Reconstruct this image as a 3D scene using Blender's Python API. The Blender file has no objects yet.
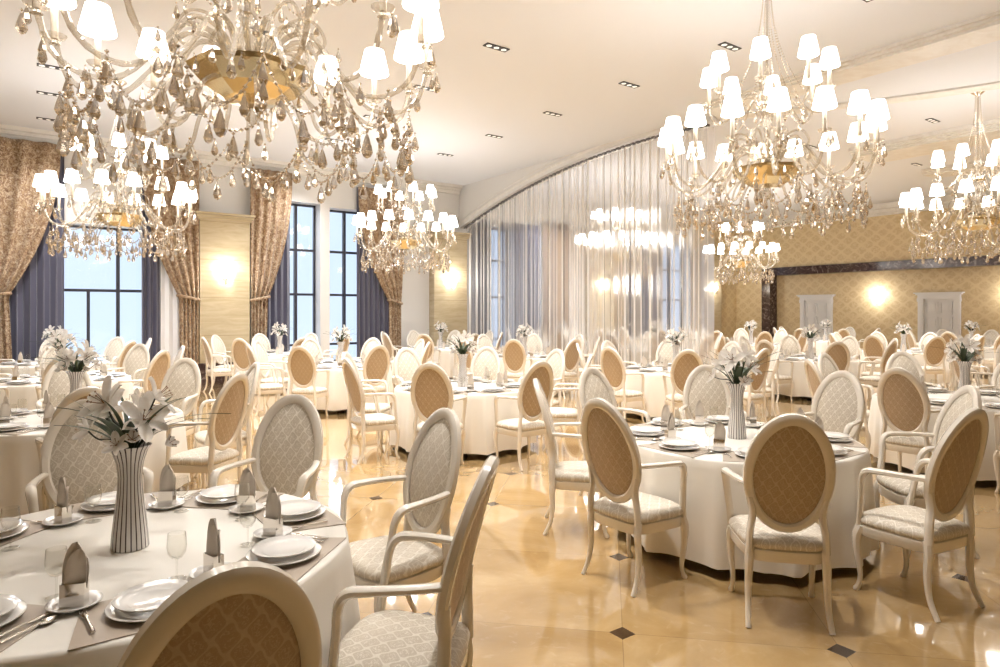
import bpy, math, random
from mathutils import Vector, Matrix
random.seed(7)
S = bpy.context.scene
COL = S.collection
PI = math.pi

# ------------------------------------------------------------------ camera, world, exposure
cam_d = bpy.data.cameras.new('camera')
cam_d.lens = 23.44; cam_d.sensor_width = 36.0
cam_d.shift_y = -0.0225
cam_d.clip_start = 0.05
cam = bpy.data.objects.new('camera', cam_d); COL.objects.link(cam)
cam.location = (0, 0, 1.70); cam.rotation_euler = (PI/2, 0, 0)
S.camera = cam

SKY_STRENGTH = 1.0
SCONCE_W = 26.0
SPOT_W = 300.0
SHADE_EMIT = 5.8
S.view_settings.view_transform = 'Standard'
S.view_settings.look = 'None'
S.view_settings.exposure = 0.56
S.view_settings.gamma = 1.0
S.view_settings.use_curve_mapping = False
w = bpy.data.worlds.new('world'); S.world = w; w.use_nodes = True
wn = w.node_tree.nodes; wl = w.node_tree.links
bg = wn['Background']
tc = wn.new('ShaderNodeTexCoord'); sx = wn.new('ShaderNodeSeparateXYZ'); rp = wn.new('ShaderNodeValToRGB')
wl.new(tc.outputs['Generated'], sx.inputs[0]); wl.new(sx.outputs['Z'], rp.inputs[0]); wl.new(rp.outputs[0], bg.inputs[0])
rp.color_ramp.elements[0].position = 0.0; rp.color_ramp.elements[0].color = (0.60, 0.71, 0.88, 1)
rp.color_ramp.elements[1].position = 0.6; rp.color_ramp.elements[1].color = (0.46, 0.60, 0.84, 1)
bg.inputs[1].default_value = SKY_STRENGTH

# overcast daylight falling through the tall windows
sd = bpy.data.lights.new('daylight', 'SUN'); sd.energy = 5.0; sd.angle = math.radians(60); sd.color = (.80, .88, 1.0)
so_ = bpy.data.objects.new('daylight', sd); COL.objects.link(so_)
so_.rotation_euler = Vector((.582*.80, -.813*.80, -.60)).to_track_quat('-Z', 'Y').to_euler()

cy = S.cycles
cy.max_bounces = 9; cy.diffuse_bounces = 3; cy.glossy_bounces = 4; cy.transmission_bounces = 5
cy.transparent_max_bounces = 24
cy.caustics_reflective = False; cy.caustics_refractive = False
cy.sample_clamp_indirect = 4.0
cy.use_denoising = True

# ------------------------------------------------------------------ room frame
TH = math.radians(35.58); CA, SA = math.cos(TH), math.sin(TH)
H = 5.38                       # ceiling height
def R(a, n, z=0.0):            # room coordinates (a along the window wall, n towards it) -> world
    return Vector((a*CA - n*SA, a*SA + n*CA, z))
N_WIN, N_BACK, A_DOOR, A_NEAR = 16.4, -4.5, 23.9, -6.5

# ------------------------------------------------------------------ mesh builder
class MB:
    def __init__(s): s.v = []; s.f = []; s.m = []; s.cur = 0
    def add(s, vs, fs):
        b = len(s.v); s.v += [tuple(x) for x in vs]
        s.f += [tuple(i+b for i in f) for f in fs]; s.m += [s.cur]*len(fs)
        return s
    def mat(s, i): s.cur = i; return s
    def box(s, c, d, rz=0.0, bev=0.0):
        x, y, z = d[0]/2, d[1]/2, d[2]/2
        if bev <= 0:
            vs = [(i*x, j*y, k*z) for i in (-1, 1) for j in (-1, 1) for k in (-1, 1)]
            fs = [(0,1,3,2),(4,6,7,5),(0,4,5,1),(2,3,7,6),(0,2,6,4),(1,5,7,3)]
        else:
            b = bev; prof = [(x-b, y), (x, y-b), (x, -y+b), (x-b, -y), (-x+b, -y), (-x, -y+b), (-x, y-b), (-x+b, y)]
            sc = lambda k: [(px*(1-k*b/x), py*(1-k*b/y)) for px, py in prof]
            vs = []; 
            for zz, k in ((-z, 1), (-z+b, 0), (z-b, 0), (z, 1)):
                vs += [(p[0], p[1], zz) for p in sc(k)]
            fs = [tuple(range(7, -1, -1)), tuple(range(24, 32))]
            for r in range(3):
                for i in range(8):
                    j = (i+1) % 8; fs.append((r*8+i, r*8+j, r*8+8+j, r*8+8+i))
        cr, sr = math.cos(rz), math.sin(rz)
        return s.add([(c[0]+p[0]*cr-p[1]*sr, c[1]+p[0]*sr+p[1]*cr, c[2]+p[2]) for p in vs], fs)
    def rbox(s, a0, a1, n0, n1, z0, z1):        # box in room coordinates
        vs = [R(a, n, z) for a in (a0, a1) for n in (n0, n1) for z in (z0, z1)]
        return s.add(vs, [(0,1,3,2),(4,6,7,5),(0,4,5,1),(2,3,7,6),(0,2,6,4),(1,5,7,3)])
    def lathe(s, prof, seg=16, c=(0,0,0), caps=True, fn=None, ph=0.0):
        vs = []
        for r, z in prof:
            for i in range(seg):
                t = 2*PI*i/seg + ph
                q = r*(fn(t, z) if fn else 1)
                vs.append((c[0]+q*math.cos(t), c[1]+q*math.sin(t), c[2]+z))
        fs = []
        for k in range(len(prof)-1):
            for i in range(seg):
                j = (i+1) % seg
                fs.append((k*seg+i, k*seg+j, (k+1)*seg+j, (k+1)*seg+i))
        if caps:
            if prof[0][0] > 1e-5: fs.append(tuple(range(seg-1, -1, -1)))
            if prof[-1][0] > 1e-5: fs.append(tuple(range((len(prof)-1)*seg, len(prof)*seg)))
        return s.add(vs, fs)
    def tube(s, pts, rad, seg=8, closed=False, up=(0,0,1), sq=(1,1)):
        P = [Vector(p) for p in pts]; n = len(P)
        rs = rad if isinstance(rad, (list, tuple)) else [rad]*n
        vs = []; prev = None
        for i in range(n):
            if closed: t = P[(i+1) % n] - P[i-1]
            else: t = P[min(i+1, n-1)] - P[max(i-1, 0)]
            t.normalize()
            if prev is None:
                u = Vector(up)
                if abs(u.dot(t)) > 0.9: u = Vector((1, 0, 0)) if abs(t.x) < 0.9 else Vector((0, 1, 0))
            else: u = prev
            b = t.cross(u).normalized(); nn = b.cross(t).normalized(); prev = nn
            for k in range(seg):
                a = 2*PI*(k+.5)/seg
                ca, sa = math.cos(a), math.sin(a)
                vs.append(P[i] + (b*ca*sq[0] + nn*sa*sq[1])*rs[i])
        fs = []
        for i in range(n if closed else n-1):
            j = (i+1) % n
            for k in range(seg):
                l = (k+1) % seg
                fs.append((i*seg+k, i*seg+l, j*seg+l, j*seg+k))
        if not closed:
            fs.append(tuple(range(seg-1, -1, -1))); fs.append(tuple(range((n-1)*seg, n*seg)))
        return s.add(vs, fs)
    def grid(s, rows, closed=False):
        m = len(rows[0]); vs = [p for r in rows for p in r]; fs = []
        for i in range(len(rows)-1):
            for k in range(m if closed else m-1):
                l = (k+1) % m
                fs.append((i*m+k, i*m+l, (i+1)*m+l, (i+1)*m+k))
        return s.add(vs, fs)
    def bead(s, c, r, st=1.0):
        x, y, z = c
        return s.add([(x+r,y,z),(x,y+r,z),(x-r,y,z),(x,y-r,z),(x,y,z+r*st),(x,y,z-r*st)],
                     [(0,1,4),(1,2,4),(2,3,4),(3,0,4),(1,0,5),(2,1,5),(3,2,5),(0,3,5)])
    def sphere(s, c, r, seg=8, rings=6):
        return s.lathe([(r*math.sin(PI*i/rings), -r*math.cos(PI*i/rings)) for i in range(rings+1)], seg, c, False)
    def mesh(s, name, mats, smooth=True, ang=None):
        me = bpy.data.meshes.new(name); me.from_pydata(s.v, [], s.f)
        for m in (mats if isinstance(mats, (list, tuple)) else [mats]): me.materials.append(m)
        me.polygons.foreach_set('material_index', s.m)
        if smooth: me.polygons.foreach_set('use_smooth', [True]*len(s.f))
        me.update()
        if smooth and ang: me.set_sharp_from_angle(angle=math.radians(ang))
        return me

KIDS = {}
def link(o, parent=None):
    COL.objects.link(o)
    if parent is not None:
        o.parent = parent; KIDS.setdefault(parent.name, []).append(o)
    return o
def obj(name, mb, mats, parent=None, smooth=True, ang=40, loc=None, rz=None):
    me = mb.mesh(name, mats, smooth, ang) if isinstance(mb, MB) else mb
    o = link(bpy.data.objects.new(name, me), parent)
    if loc is not None: o.location = loc
    if rz is not None: o.rotation_euler = (0, 0, rz)
    return o
def tag(o, label, cat, group=None, kind=None):
    if label: o['label'] = label
    if cat: o['category'] = cat
    if group: o['group'] = group
    if kind: o['kind'] = kind
    return o
def thing(name, label, cat, loc=(0,0,0), rz=0.0, group=None):
    o = bpy.data.objects.new(name, None); COL.objects.link(o)
    o.empty_display_size = 0.1
    o.location = loc; o.rotation_euler = (0, 0, rz)
    return tag(o, label, cat, group)
def struct(name, mb, mats, smooth=False, **k):
    o = obj(name, mb, mats, smooth=smooth, **k); o['kind'] = 'structure'; return o
def copy_tree(o, parent=None):
    c = o.copy(); COL.objects.link(c)
    if parent is not None:
        c.parent = parent; KIDS.setdefault(parent.name, []).append(c)
    for ch in list(KIDS.get(o.name, [])): copy_tree(ch, c)
    return c
class Proto:
    """first placing moves the original, later ones copy it"""
    def __init__(s, root): s.root = root; s.used = False
    def place(s, loc, rz=0.0, label=None, group=None, tilt=None):
        o = s.root if not s.used else copy_tree(s.root)
        s.used = True
        o.location = loc; o.rotation_euler = (tilt[0] if tilt else 0, tilt[1] if tilt else 0, rz)
        if label: o['label'] = label
        if group: o['group'] = group
        return o

# ------------------------------------------------------------------ materials
class NT:
    def __init__(s, name):
        s.m = bpy.data.materials.new(name); s.m.use_nodes = True
        s.t = s.m.node_tree; s.n = s.t.nodes; s.b = s.n['Principled BSDF']; s.out = s.n['Material Output']
    def new(s, t, **k):
        x = s.n.new(t)
        for a, b in k.items(): setattr(x, a, b)
        return x
    def put(s, sock, v):
        if hasattr(v, 'is_output') or isinstance(v, bpy.types.NodeSocket): s.t.links.new(v, sock)
        else:
            if isinstance(v, (tuple, list)) and len(v) == 3 and sock.type == 'RGBA': v = (*v, 1)
            sock.default_value = v
    def math(s, op, *a, clamp=False):
        x = s.new('ShaderNodeMath', operation=op); x.use_clamp = clamp
        for i, v in enumerate(a): s.put(x.inputs[i], v)
        return x.outputs[0]
    def mix(s, f, a, b, mode='MIX'):
        x = s.new('ShaderNodeMix', data_type='RGBA', blend_type=mode)
        s.put(x.inputs[0], f); s.put(x.inputs[6], a); s.put(x.inputs[7], b)
        return x.outputs[2]
    def coord(s, kind='Object'): return s.new('ShaderNodeTexCoord').outputs[kind]
    def pos(s): return s.new('ShaderNodeNewGeometry').outputs['Position']
    def xyz(s, v):
        x = s.new('ShaderNodeSeparateXYZ'); s.put(x.inputs[0], v); return x.outputs
    def mapping(s, v, loc=(0,0,0), rot=(0,0,0), sc=(1,1,1)):
        x = s.new('ShaderNodeMapping'); s.put(x.inputs[0], v)
        x.inputs[1].default_value = loc; x.inputs[2].default_value = rot; x.inputs[3].default_value = sc
        return x.outputs[0]
    def noise(s, v, scale=5, det=3, rough=.5, dist=0.0, out='Fac'):
        x = s.new('ShaderNodeTexNoise'); s.put(x.inputs['Vector'], v)
        x.inputs['Scale'].default_value = scale; x.inputs['Detail'].default_value = det
        x.inputs['Roughness'].default_value = rough; x.inputs['Distortion'].default_value = dist
        return x.outputs[out]
    def ramp(s, f, stops):
        x = s.new('ShaderNodeValToRGB'); s.put(x.inputs[0], f)
        e = x.color_ramp.elements
        while len(e) < len(stops): e.new(.5)
        for i, (p, c) in enumerate(stops):
            e[i].position = p; e[i].color = (*c, 1) if not isinstance(c, (int, float)) else (c, c, c, 1)
        return x.outputs[0]
    def smooth(s, v, a, b):
        x = s.new('ShaderNodeMapRange', interpolation_type='SMOOTHSTEP')
        s.put(x.inputs[0], v); x.inputs[1].default_value = a; x.inputs[2].default_value = b
        return x.outputs[0]
    def bump(s, h, st=.3, d=.01):
        x = s.new('ShaderNodeBump'); x.inputs['Strength'].default_value = st; x.inputs['Distance'].default_value = d
        s.put(x.inputs['Height'], h); s.t.links.new(x.outputs[0], s.b.inputs['Normal'])
    def set(s, **k):
        names = dict(col='Base Color', rough='Roughness', metal='Metallic', spec='Specular IOR Level', coat='Coat Weight',
                     coatr='Coat Roughness', emit='Emission Color', es='Emission Strength', sheen='Sheen Weight', tr='Transmission Weight', sub='Subsurface Weight')
        for a, v in k.items(): s.put(s.b.inputs[names[a]], v)
        return s

def plain(name, col, rough=.5, **k):
    return NT(name).set(col=col, rough=rough, **k).m

M = {}
M['ivory'] = plain('ivory_lacquer', (.80, .73, .63), .22, coat=.5, coatr=.08)
M['white_paint'] = plain('white_paint', (.80, .78, .75), .4)
M['ceiling'] = plain('ceiling_paint', (.83, .85, .90), .7)
def plaster():
    t = NT('moulding_plaster'); n = t.noise(t.mapping(t.pos(), sc=(1,1,1)), 3, 5, .6, 1.5)
    t.set(col=t.ramp(n, [(.35, (.80,.76,.70)), (.65, (.88,.86,.82))]), rough=.45); return t.m
M['plaster'] = plaster()
M['china'] = plain('white_china', (.83, .80, .76), .12, coat=.6, coatr=.03)
M['steel'] = plain('polished_steel', (.72, .68, .63), .12, metal=1.0)
M['black'] = plain('black_metal', (.012, .012, .014), .4)
M['track'] = plain('grey_track', (.13, .12, .12), .4)
M['stand'] = plain('table_steel', (.25, .22, .2), .5)
M['frame'] = plain('dark_window_frame', (.035, .035, .05), .4)
M['gold'] = plain('gold_mirror', (.80, .68, .44), .18, metal=1.0)
M['chrome'] = plain('champagne_metal', (.78, .72, .62), .1, metal=1.0)

def cloth():
    t = NT('cream_tablecloth'); p = t.coord()
    n = t.noise(p, 420, 2); t.bump(n, .12, .002)
    t.set(col=(.84, .79, .71), rough=.55, sheen=.25); return t.m
M['cloth'] = cloth()
M['napkin'] = plain('beige_satin_napkin', (.70, .62, .53), .35, sheen=.3)
M['mat'] = plain('beige_satin_placemat', (.47, .39, .31), .4)

def damask(name, c1, c2, sx_, sy_, axis='xz', fill=.35, rough=.55):
    """ogee trellis with a leafy motif, woven tone on tone"""
    t = NT(name); X, Y, Z = t.xyz(t.coord())
    u = t.math('MULTIPLY', X, sx_); v = t.math('MULTIPLY', Y if axis == 'xy' else Z, sy_)
    wv = t.math('MULTIPLY', t.math('SINE', t.math('MULTIPLY', v, 4*PI)), .05)
    u = t.math('ADD', u, wv)
    a = t.math('COSINE', t.math('MULTIPLY', u, 2*PI)); b = t.math('COSINE', t.math('MULTIPLY', v, 2*PI))
    s = t.math('ABSOLUTE', t.math('ADD', a, b))
    line = t.math('SUBTRACT', 1.0, t.smooth(s, .16, .34))
    motif = t.noise(t.coord(), 95, 2, .5, 2.2)
    mo = t.smooth(motif, .52, .58)
    inner = t.smooth(s, .7, 1.1)
    f = t.math('MAXIMUM', line, t.math('MULTIPLY', t.math('MULTIPLY', mo, inner), .75))
    f2 = t.math('ADD', t.math('MULTIPLY', f, 1-fill), t.math('MULTIPLY', mo, fill*.6), clamp=True)
    t.set(col=t.mix(f2, c1, c2), rough=rough, sheen=.08)
    t.bump(f2, .25, .002); return t.m
M['damask_front'] = damask('silver_damask_fabric', (.60, .52, .41), (.87, .81, .71), 14, 10.5)
M['damask_back'] = damask('tan_damask_fabric', (.43, .315, .20), (.58, .465, .33), 15, 11)
M['damask_seat'] = damask('seat_damask_fabric', (.60, .52, .41), (.87, .81, .71), 13, 10, 'xy')

def floor_mat():
    t = NT('cream_marble_floor'); P = t.pos()
    s_ = 1.0783; d = math.radians(80.58)
    X, Y, Z = t.xyz(P)
    xx = t.math('SUBTRACT', X, .646); yy = t.math('SUBTRACT', Y, 3.436)
    u = t.math('DIVIDE', t.math('ADD', t.math('MULTIPLY', xx, math.cos(d)), t.math('MULTIPLY', yy, math.sin(d))), s_)
    v = t.math('DIVIDE', t.math('SUBTRACT', t.math('MULTIPLY', yy, math.cos(d)), t.math('MULTIPLY', xx, math.sin(d))), s_)
    fu = t.math('PINGPONG', u, .5); fv = t.math('PINGPONG', v, .5)
    dia = t.math('LESS_THAN', t.math('ADD', fu, fv), .064)
    seam = t.math('LESS_THAN', t.math('MINIMUM', fu, fv), .0022)
    cu = t.math('FLOOR', u); cv = t.math('FLOOR', v)
    cell = t.new('ShaderNodeCombineXYZ'); t.put(cell.inputs[0], cu); t.put(cell.inputs[1], cv)
    wn_ = t.new('ShaderNodeTexWhiteNoise'); t.put(wn_.inputs[0], cell.outputs[0])
    off = t.new('ShaderNodeVectorMath', operation='MULTIPLY_ADD')
    t.put(off.inputs[0], wn_.outputs['Color']); off.inputs[1].default_value = (9, 9, 9); t.put(off.inputs[2], P)
    n1 = t.noise(off.outputs[0], 1.3, 6, .6, 1.2); n2 = t.noise(off.outputs[0], 5, 5, .6, 2.5)
    c = t.ramp(n1, [(.3, (.40, .245, .095)), (.5, (.50, .325, .14)), (.7, (.60, .42, .21))])
    c = t.mix(t.math('MULTIPLY', t.smooth(n2, .55, .75), .35), c, (.68, .51, .29))
    c = t.mix(t.math('MULTIPLY', wn_.outputs['Value'], .18), c, (.50, .32, .14))
    c = t.mix(t.math('MULTIPLY', seam, .45), c, (.16, .10, .05))
    n3 = t.noise(P, 40, 4, .6, 1)
    c = t.mix(dia, c, t.ramp(n3, [(.4, (.018, .008, .006)), (.75, (.07, .035, .028))]))
    t.set(col=c, rough=.07, spec=.8, coat=1.0, coatr=.012); return t.m
M['floor'] = floor_mat()

def stone():
    t = NT('tan_travertine'); P = t.pos(); X, Y, Z = t.xyz(P)
    n = t.noise(t.mapping(P, sc=(1, 1, 6)), 1.6, 5, .6, .6)
    c = t.ramp(n, [(.3, (.46, .36, .21)), (.6, (.56, .46, .30)), (.8, (.62, .53, .37))])
    j = t.math('LESS_THAN', t.math('PINGPONG', t.math('DIVIDE', t.math('SUBTRACT', Z, .25), .88), .5), .008)
    c = t.mix(t.math('MULTIPLY', j, .6), c, (.30, .21, .11))
    t.set(col=c, rough=.35); return t.m
M['stone'] = stone()
def darkstone():
    t = NT('emperador_dark_marble'); P = t.pos()
    n = t.noise(P, 3.2, 7, .65, 2.5)
    t.set(col=t.ramp(n, [(.35, (.035, .02, .02)), (.55, (.09, .058, .052)), (.62, (.26, .20, .18)), (.7, (.06, .04, .035))]), rough=.12); return t.m
M['darkstone'] = darkstone()
def wallpaper():
    t = NT('gold_patterned_wallpaper'); X, Y, Z = t.xyz(t.pos())
    n = t.math('ADD', t.math('MULTIPLY', Y, CA), t.math('MULTIPLY', X, -SA))
    a = t.math('ADD', t.math('MULTIPLY', X, CA), t.math('MULTIPLY', Y, SA))
    u = t.math('MULTIPLY', t.math('ADD', n, a), 2.1); v = t.math('MULTIPLY', Z, 2.6)
    s = t.math('ADD', t.math('COSINE', t.math('MULTIPLY', u, 2*PI)), t.math('COSINE', t.math('MULTIPLY', v, 2*PI)))
    m = t.math('MULTIPLY', t.smooth(t.math('ABSOLUTE', s), .1, .9), t.smooth(t.noise(t.pos(), 9, 3, .5, 1.5), .3, .6))
    t.set(col=t.mix(m, (.76, .61, .37), (.65, .49, .27)), rough=.5); return t.m
M['wallpaper'] = wallpaper()
def floral():
    t = NT('floral_drape_fabric'); p = t.mapping(t.coord(), sc=(1, 1, .8))
    n = t.noise(p, 6.0, 3, .6, 2.6); n2 = t.noise(p, 17, 2, .5, 1.5)
    c = t.ramp(n, [(.34, (.42, .29, .16)), (.44, (.60, .48, .34)), (.50, (.21, .105, .045)), (.56, (.46, .33, .19)), (.66, (.15, .07, .03))])
    c = t.mix(t.math('MULTIPLY', t.smooth(n2, .50, .60), .7), c, (.17, .08, .035))
    t.set(col=c, rough=.7, sheen=.2); return t.m
M['floral'] = floral()
M['indigo'] = plain('indigo_grey_drape', (.065, .062, .105), .45, sheen=.6)
M['sheer_white'] = plain('white_sheer_cloth', (.86, .86, .88), .6)

def glassy(name, tint, transp, gloss, base):
    """thin-walled crystal: part see-through, part mirror, part body colour"""
    t = NT(name); n = t.n
    tr = t.new('ShaderNodeBsdfTransparent'); tr.inputs[0].default_value = (*tint, 1)
    gl = t.new('ShaderNodeBsdfGlossy'); gl.inputs[0].default_value = (1, .97, .92, 1); gl.inputs['Roughness'].default_value = .04
    df = t.new('ShaderNodeBsdfDiffuse'); df.inputs[0].default_value = (*base, 1)
    fr = t.new('ShaderNodeLayerWeight'); fr.inputs[0].default_value = .45
    a = t.new('ShaderNodeMixShader'); t.put(a.inputs[0], gloss); t.t.links.new(df.outputs[0], a.inputs[1]); t.t.links.new(gl.outputs[0], a.inputs[2])
    b = t.new('ShaderNodeMixShader')
    f = t.math('ADD', t.math('MULTIPLY', fr.outputs['Facing'], 1-transp), (1-transp)*.45, clamp=True)
    t.put(b.inputs[0], f); t.t.links.new(tr.outputs[0], b.inputs[1]); t.t.links.new(a.outputs[0], b.inputs[2])
    t.t.links.new(b.outputs[0], t.out.inputs[0]); n.remove(t.b); return t.m
M['crystal'] = glassy('champagne_crystal', (.93, .90, .85), .55, .42, (.64, .58, .50))
M['tube'] = plain('champagne_candle_sleeve', (.62, .54, .44), .3)
def drinking_glass():
    t = NT('clear_glass')
    tr = t.new('ShaderNodeBsdfTransparent'); tr.inputs[0].default_value = (.97, .97, .96, 1)
    gl = t.new('ShaderNodeBsdfGlossy'); gl.inputs[0].default_value = (.75, .72, .68, 1); gl.inputs['Roughness'].default_value = .02
    fr = t.new('ShaderNodeLayerWeight'); fr.inputs[0].default_value = .5
    f = t.math('ADD', t.math('MULTIPLY', t.math('POWER', fr.outputs['Facing'], 3.5), .75), .03, clamp=True)
    b = t.new('ShaderNodeMixShader'); t.put(b.inputs[0], f)
    t.t.links.new(tr.outputs[0], b.inputs[1]); t.t.links.new(gl.outputs[0], b.inputs[2]); t.t.links.new(b.outputs[0], t.out.inputs[0])
    t.n.remove(t.b); return t.m
M['glass'] = drinking_glass()
M['pane'] = glassy('window_glass', (.97, .985, 1), .93, 1, (.8, .8, .8))
def pendant_mat():
    t = NT('smoked_cut_crystal')
    g = t.new('ShaderNodeBsdfGlass'); g.inputs['Color'].default_value = (.97, .93, .87, 1); g.inputs['IOR'].default_value = 1.65; g.inputs['Roughness'].default_value = 0
    tr = t.new('ShaderNodeBsdfTransparent'); tr.inputs[0].default_value = (.90, .85, .78, 1)
    gl = t.new('ShaderNodeBsdfGlossy'); gl.inputs[0].default_value = (.92, .87, .81, 1); gl.inputs['Roughness'].default_value = .03
    a = t.new('ShaderNodeMixShader'); a.inputs[0].default_value = .30
    t.t.links.new(g.outputs[0], a.inputs[1]); t.t.links.new(tr.outputs[0], a.inputs[2])
    b = t.new('ShaderNodeMixShader'); b.inputs[0].default_value = .42
    t.t.links.new(a.outputs[0], b.inputs[1]); t.t.links.new(gl.outputs[0], b.inputs[2])
    t.t.links.new(b.outputs[0], t.out.inputs[0]); t.n.remove(t.b); return t.m
M['pendant'] = pendant_mat()
M['shade'] = NT('lit_white_shade').set(col=(.9, .86, .8), emit=(1, .965, .92), es=SHADE_EMIT, rough=.6).m
M['bulb'] = NT('lit_bulb').set(col=(.9, .9, .9), emit=(1, .95, .86), es=8.0).m
M['spotlamp'] = NT('lit_spot_lamp').set(col=(.9, .9, .9), emit=(1, .95, .88), es=.5).m
def strand_mat():
    t = NT('white_curtain_string')
    d = t.new('ShaderNodeBsdfDiffuse'); d.inputs[0].default_value = (.93, .91, .88, 1)
    r = t.new('ShaderNodeBsdfTranslucent'); r.inputs[0].default_value = (.93, .91, .88, 1)
    m = t.new('ShaderNodeMixShader'); m.inputs[0].default_value = .4
    t.t.links.new(d.outputs[0], m.inputs[1]); t.t.links.new(r.outputs[0], m.inputs[2]); t.t.links.new(m.outputs[0], t.out.inputs[0])
    t.n.remove(t.b); return t.m
M['strand'] = strand_mat()
def sheer_mat():
    t = NT('milky_sheer_voile')
    tr = t.new('ShaderNodeBsdfTransparent'); tr.inputs[0].default_value = (.97, .97, .98, 1)
    rf = t.new('ShaderNodeBsdfRefraction'); rf.inputs['Color'].default_value = (.97, .97, .99, 1); rf.inputs['Roughness'].default_value = .42; rf.inputs['IOR'].default_value = 1.12
    d = t.new('ShaderNodeBsdfDiffuse'); d.inputs[0].default_value = (.85, .84, .84, 1)
    r = t.new('ShaderNodeBsdfTranslucent'); r.inputs[0].default_value = (.88, .87, .87, 1)
    a = t.new('ShaderNodeMixShader'); a.inputs[0].default_value = .5
    t.t.links.new(d.outputs[0], a.inputs[1]); t.t.links.new(r.outputs[0], a.inputs[2])
    b = t.new('ShaderNodeMixShader'); b.inputs[0].default_value = .38
    t.t.links.new(tr.outputs[0], b.inputs[1]); t.t.links.new(rf.outputs[0], b.inputs[2])
    c = t.new('ShaderNodeMixShader'); c.inputs[0].default_value = .17
    t.t.links.new(b.outputs[0], c.inputs[1]); t.t.links.new(a.outputs[0], c.inputs[2])
    t.t.links.new(c.outputs[0], t.out.inputs[0]); t.n.remove(t.b); return t.m
M['voile'] = sheer_mat()
def vase_mat():
    t = NT('striped_vase_glaze'); X, Y, Z = t.xyz(t.coord())
    an = t.math('ARCTAN2', Y, X)
    st = t.math('PINGPONG', t.math('MULTIPLY', an, 22/(2*PI)), .5)
    m = t.math('LESS_THAN', st, .13)
    t.set(col=t.mix(m, (.74, .70, .66), (.05, .028, .03)), rough=.2, coat=.3); return t.m
M['vase'] = vase_mat()
def petal_mat():
    t = NT('white_lily_petal'); n = t.noise(t.coord(), 60, 2)
    c = t.ramp(n, [(.3, (.84, .78, .72)), (.7, (.90, .87, .82))])
    d = t.new('ShaderNodeBsdfDiffuse'); r = t.new('ShaderNodeBsdfTranslucent'); m = t.new('ShaderNodeMixShader'); m.inputs[0].default_value = .42
    t.put(d.inputs[0], c); t.put(r.inputs[0], c)
    t.t.links.new(d.outputs[0], m.inputs[1]); t.t.links.new(r.outputs[0], m.inputs[2]); t.t.links.new(m.outputs[0], t.out.inputs[0])
    t.n.remove(t.b); return t.m
M['petal'] = petal_mat()
M['leaf'] = plain('dark_green_leaf', (.035, .055, .018), .5)
M['stem'] = plain('dark_stem', (.03, .03, .018), .5)
M['stamen'] = plain('brown_stamen', (.22, .10, .03), .6)
M['door'] = plain('white_door_paint', (.84, .84, .85), .35)

# ------------------------------------------------------------------ room shell
struct('floor', MB().add([R(A_NEAR-.3, N_BACK-.3), R(A_DOOR+1, N_BACK-.3), R(A_DOOR+1, N_WIN+1), R(A_NEAR-.3, N_WIN+1),
       R(A_NEAR-.3, N_BACK-.3, -.1), R(A_DOOR+1, N_BACK-.3, -.1), R(A_DOOR+1, N_WIN+1, -.1), R(A_NEAR-.3, N_WIN+1, -.1)],
       [(0,1,2,3), (7,6,5,4), (0,4,5,1), (1,5,6,2), (2,6,7,3), (3,7,4,0)]), M['floor'])
struct('ceiling', MB().rbox(A_NEAR-.3, A_DOOR+1, N_BACK-.3, N_WIN+1, H, H+.2), M['ceiling'])
struct('wall_back', MB().rbox(A_NEAR-.3, A_DOOR+1, N_BACK-.3, N_BACK, 0, H), M['wallpaper'])
struct('wall_near', MB().rbox(A_NEAR-.3, A_NEAR, N_BACK, N_WIN+1, 0, H), M['wallpaper'])

# window wall: openings as (a0, a1, z0, z1)
OPEN = [(.40, 2.05, .35, 3.55), (5.20, 6.02, .35, 4.47), (6.27, 8.25, .35, 4.40),
        (10.75, 13.2, .35, 4.3), (16.9, 18.9, .35, 4.3), (19.3, 20.9, .35, 4.3)]
A_END = A_DOOR+1
wm = MB()
edge = A_NEAR
for a0, a1, z0, z1 in OPEN:
    wm.rbox(edge, a0, N_WIN, N_WIN+.55, 0, H)
    wm.rbox(a0, a1, N_WIN, N_WIN+.55, 0, z0); wm.rbox(a0, a1, N_WIN, N_WIN+.55, z1, H)
    edge = a1
wm.rbox(edge, 20.95, N_WIN, N_WIN+.55, 0, H)
struct('wall_window', wm, M['white_paint'])
struct('wall_window_end', MB().rbox(20.95, A_END, N_WIN, N_WIN+.55, 0, H), M['wallpaper'])

# door wall: wallpapered wall, recessed behind a dark marble portal
N_POST = 14.85
dm = MB()
dm.rbox(A_DOOR, A_END, N_POST+.3, N_WIN, 0, H)
dm.rbox(A_DOOR, A_END, N_BACK, N_POST+.3, 3.35, H)
struct('wall_door', dm, M['wallpaper'])
DOORS = [(8.92, 'second'), (13.15, 'first')]
A_REC = A_DOOR+.45
struct('wall_recess', MB().rbox(A_REC, A_END, N_BACK, N_POST+.3, 0, 3.36), M['wallpaper'])
pm = MB()
pm.rbox(A_DOOR-.07, A_REC-.01, N_POST, N_POST+.3, 0, 3.38)
pm.rbox(A_DOOR-.07, A_REC-.01, N_BACK, N_POST, 3.10, 3.38)
pm.rbox(A_DOOR-.10, A_DOOR-.05, N_POST-.03, N_POST+.33, 0, 3.30)
pm.rbox(A_DOOR-.10, A_DOOR-.05, N_BACK, N_POST+.33, 3.30, 3.41)
struct('trim_1', pm, M['darkstone'])

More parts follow.
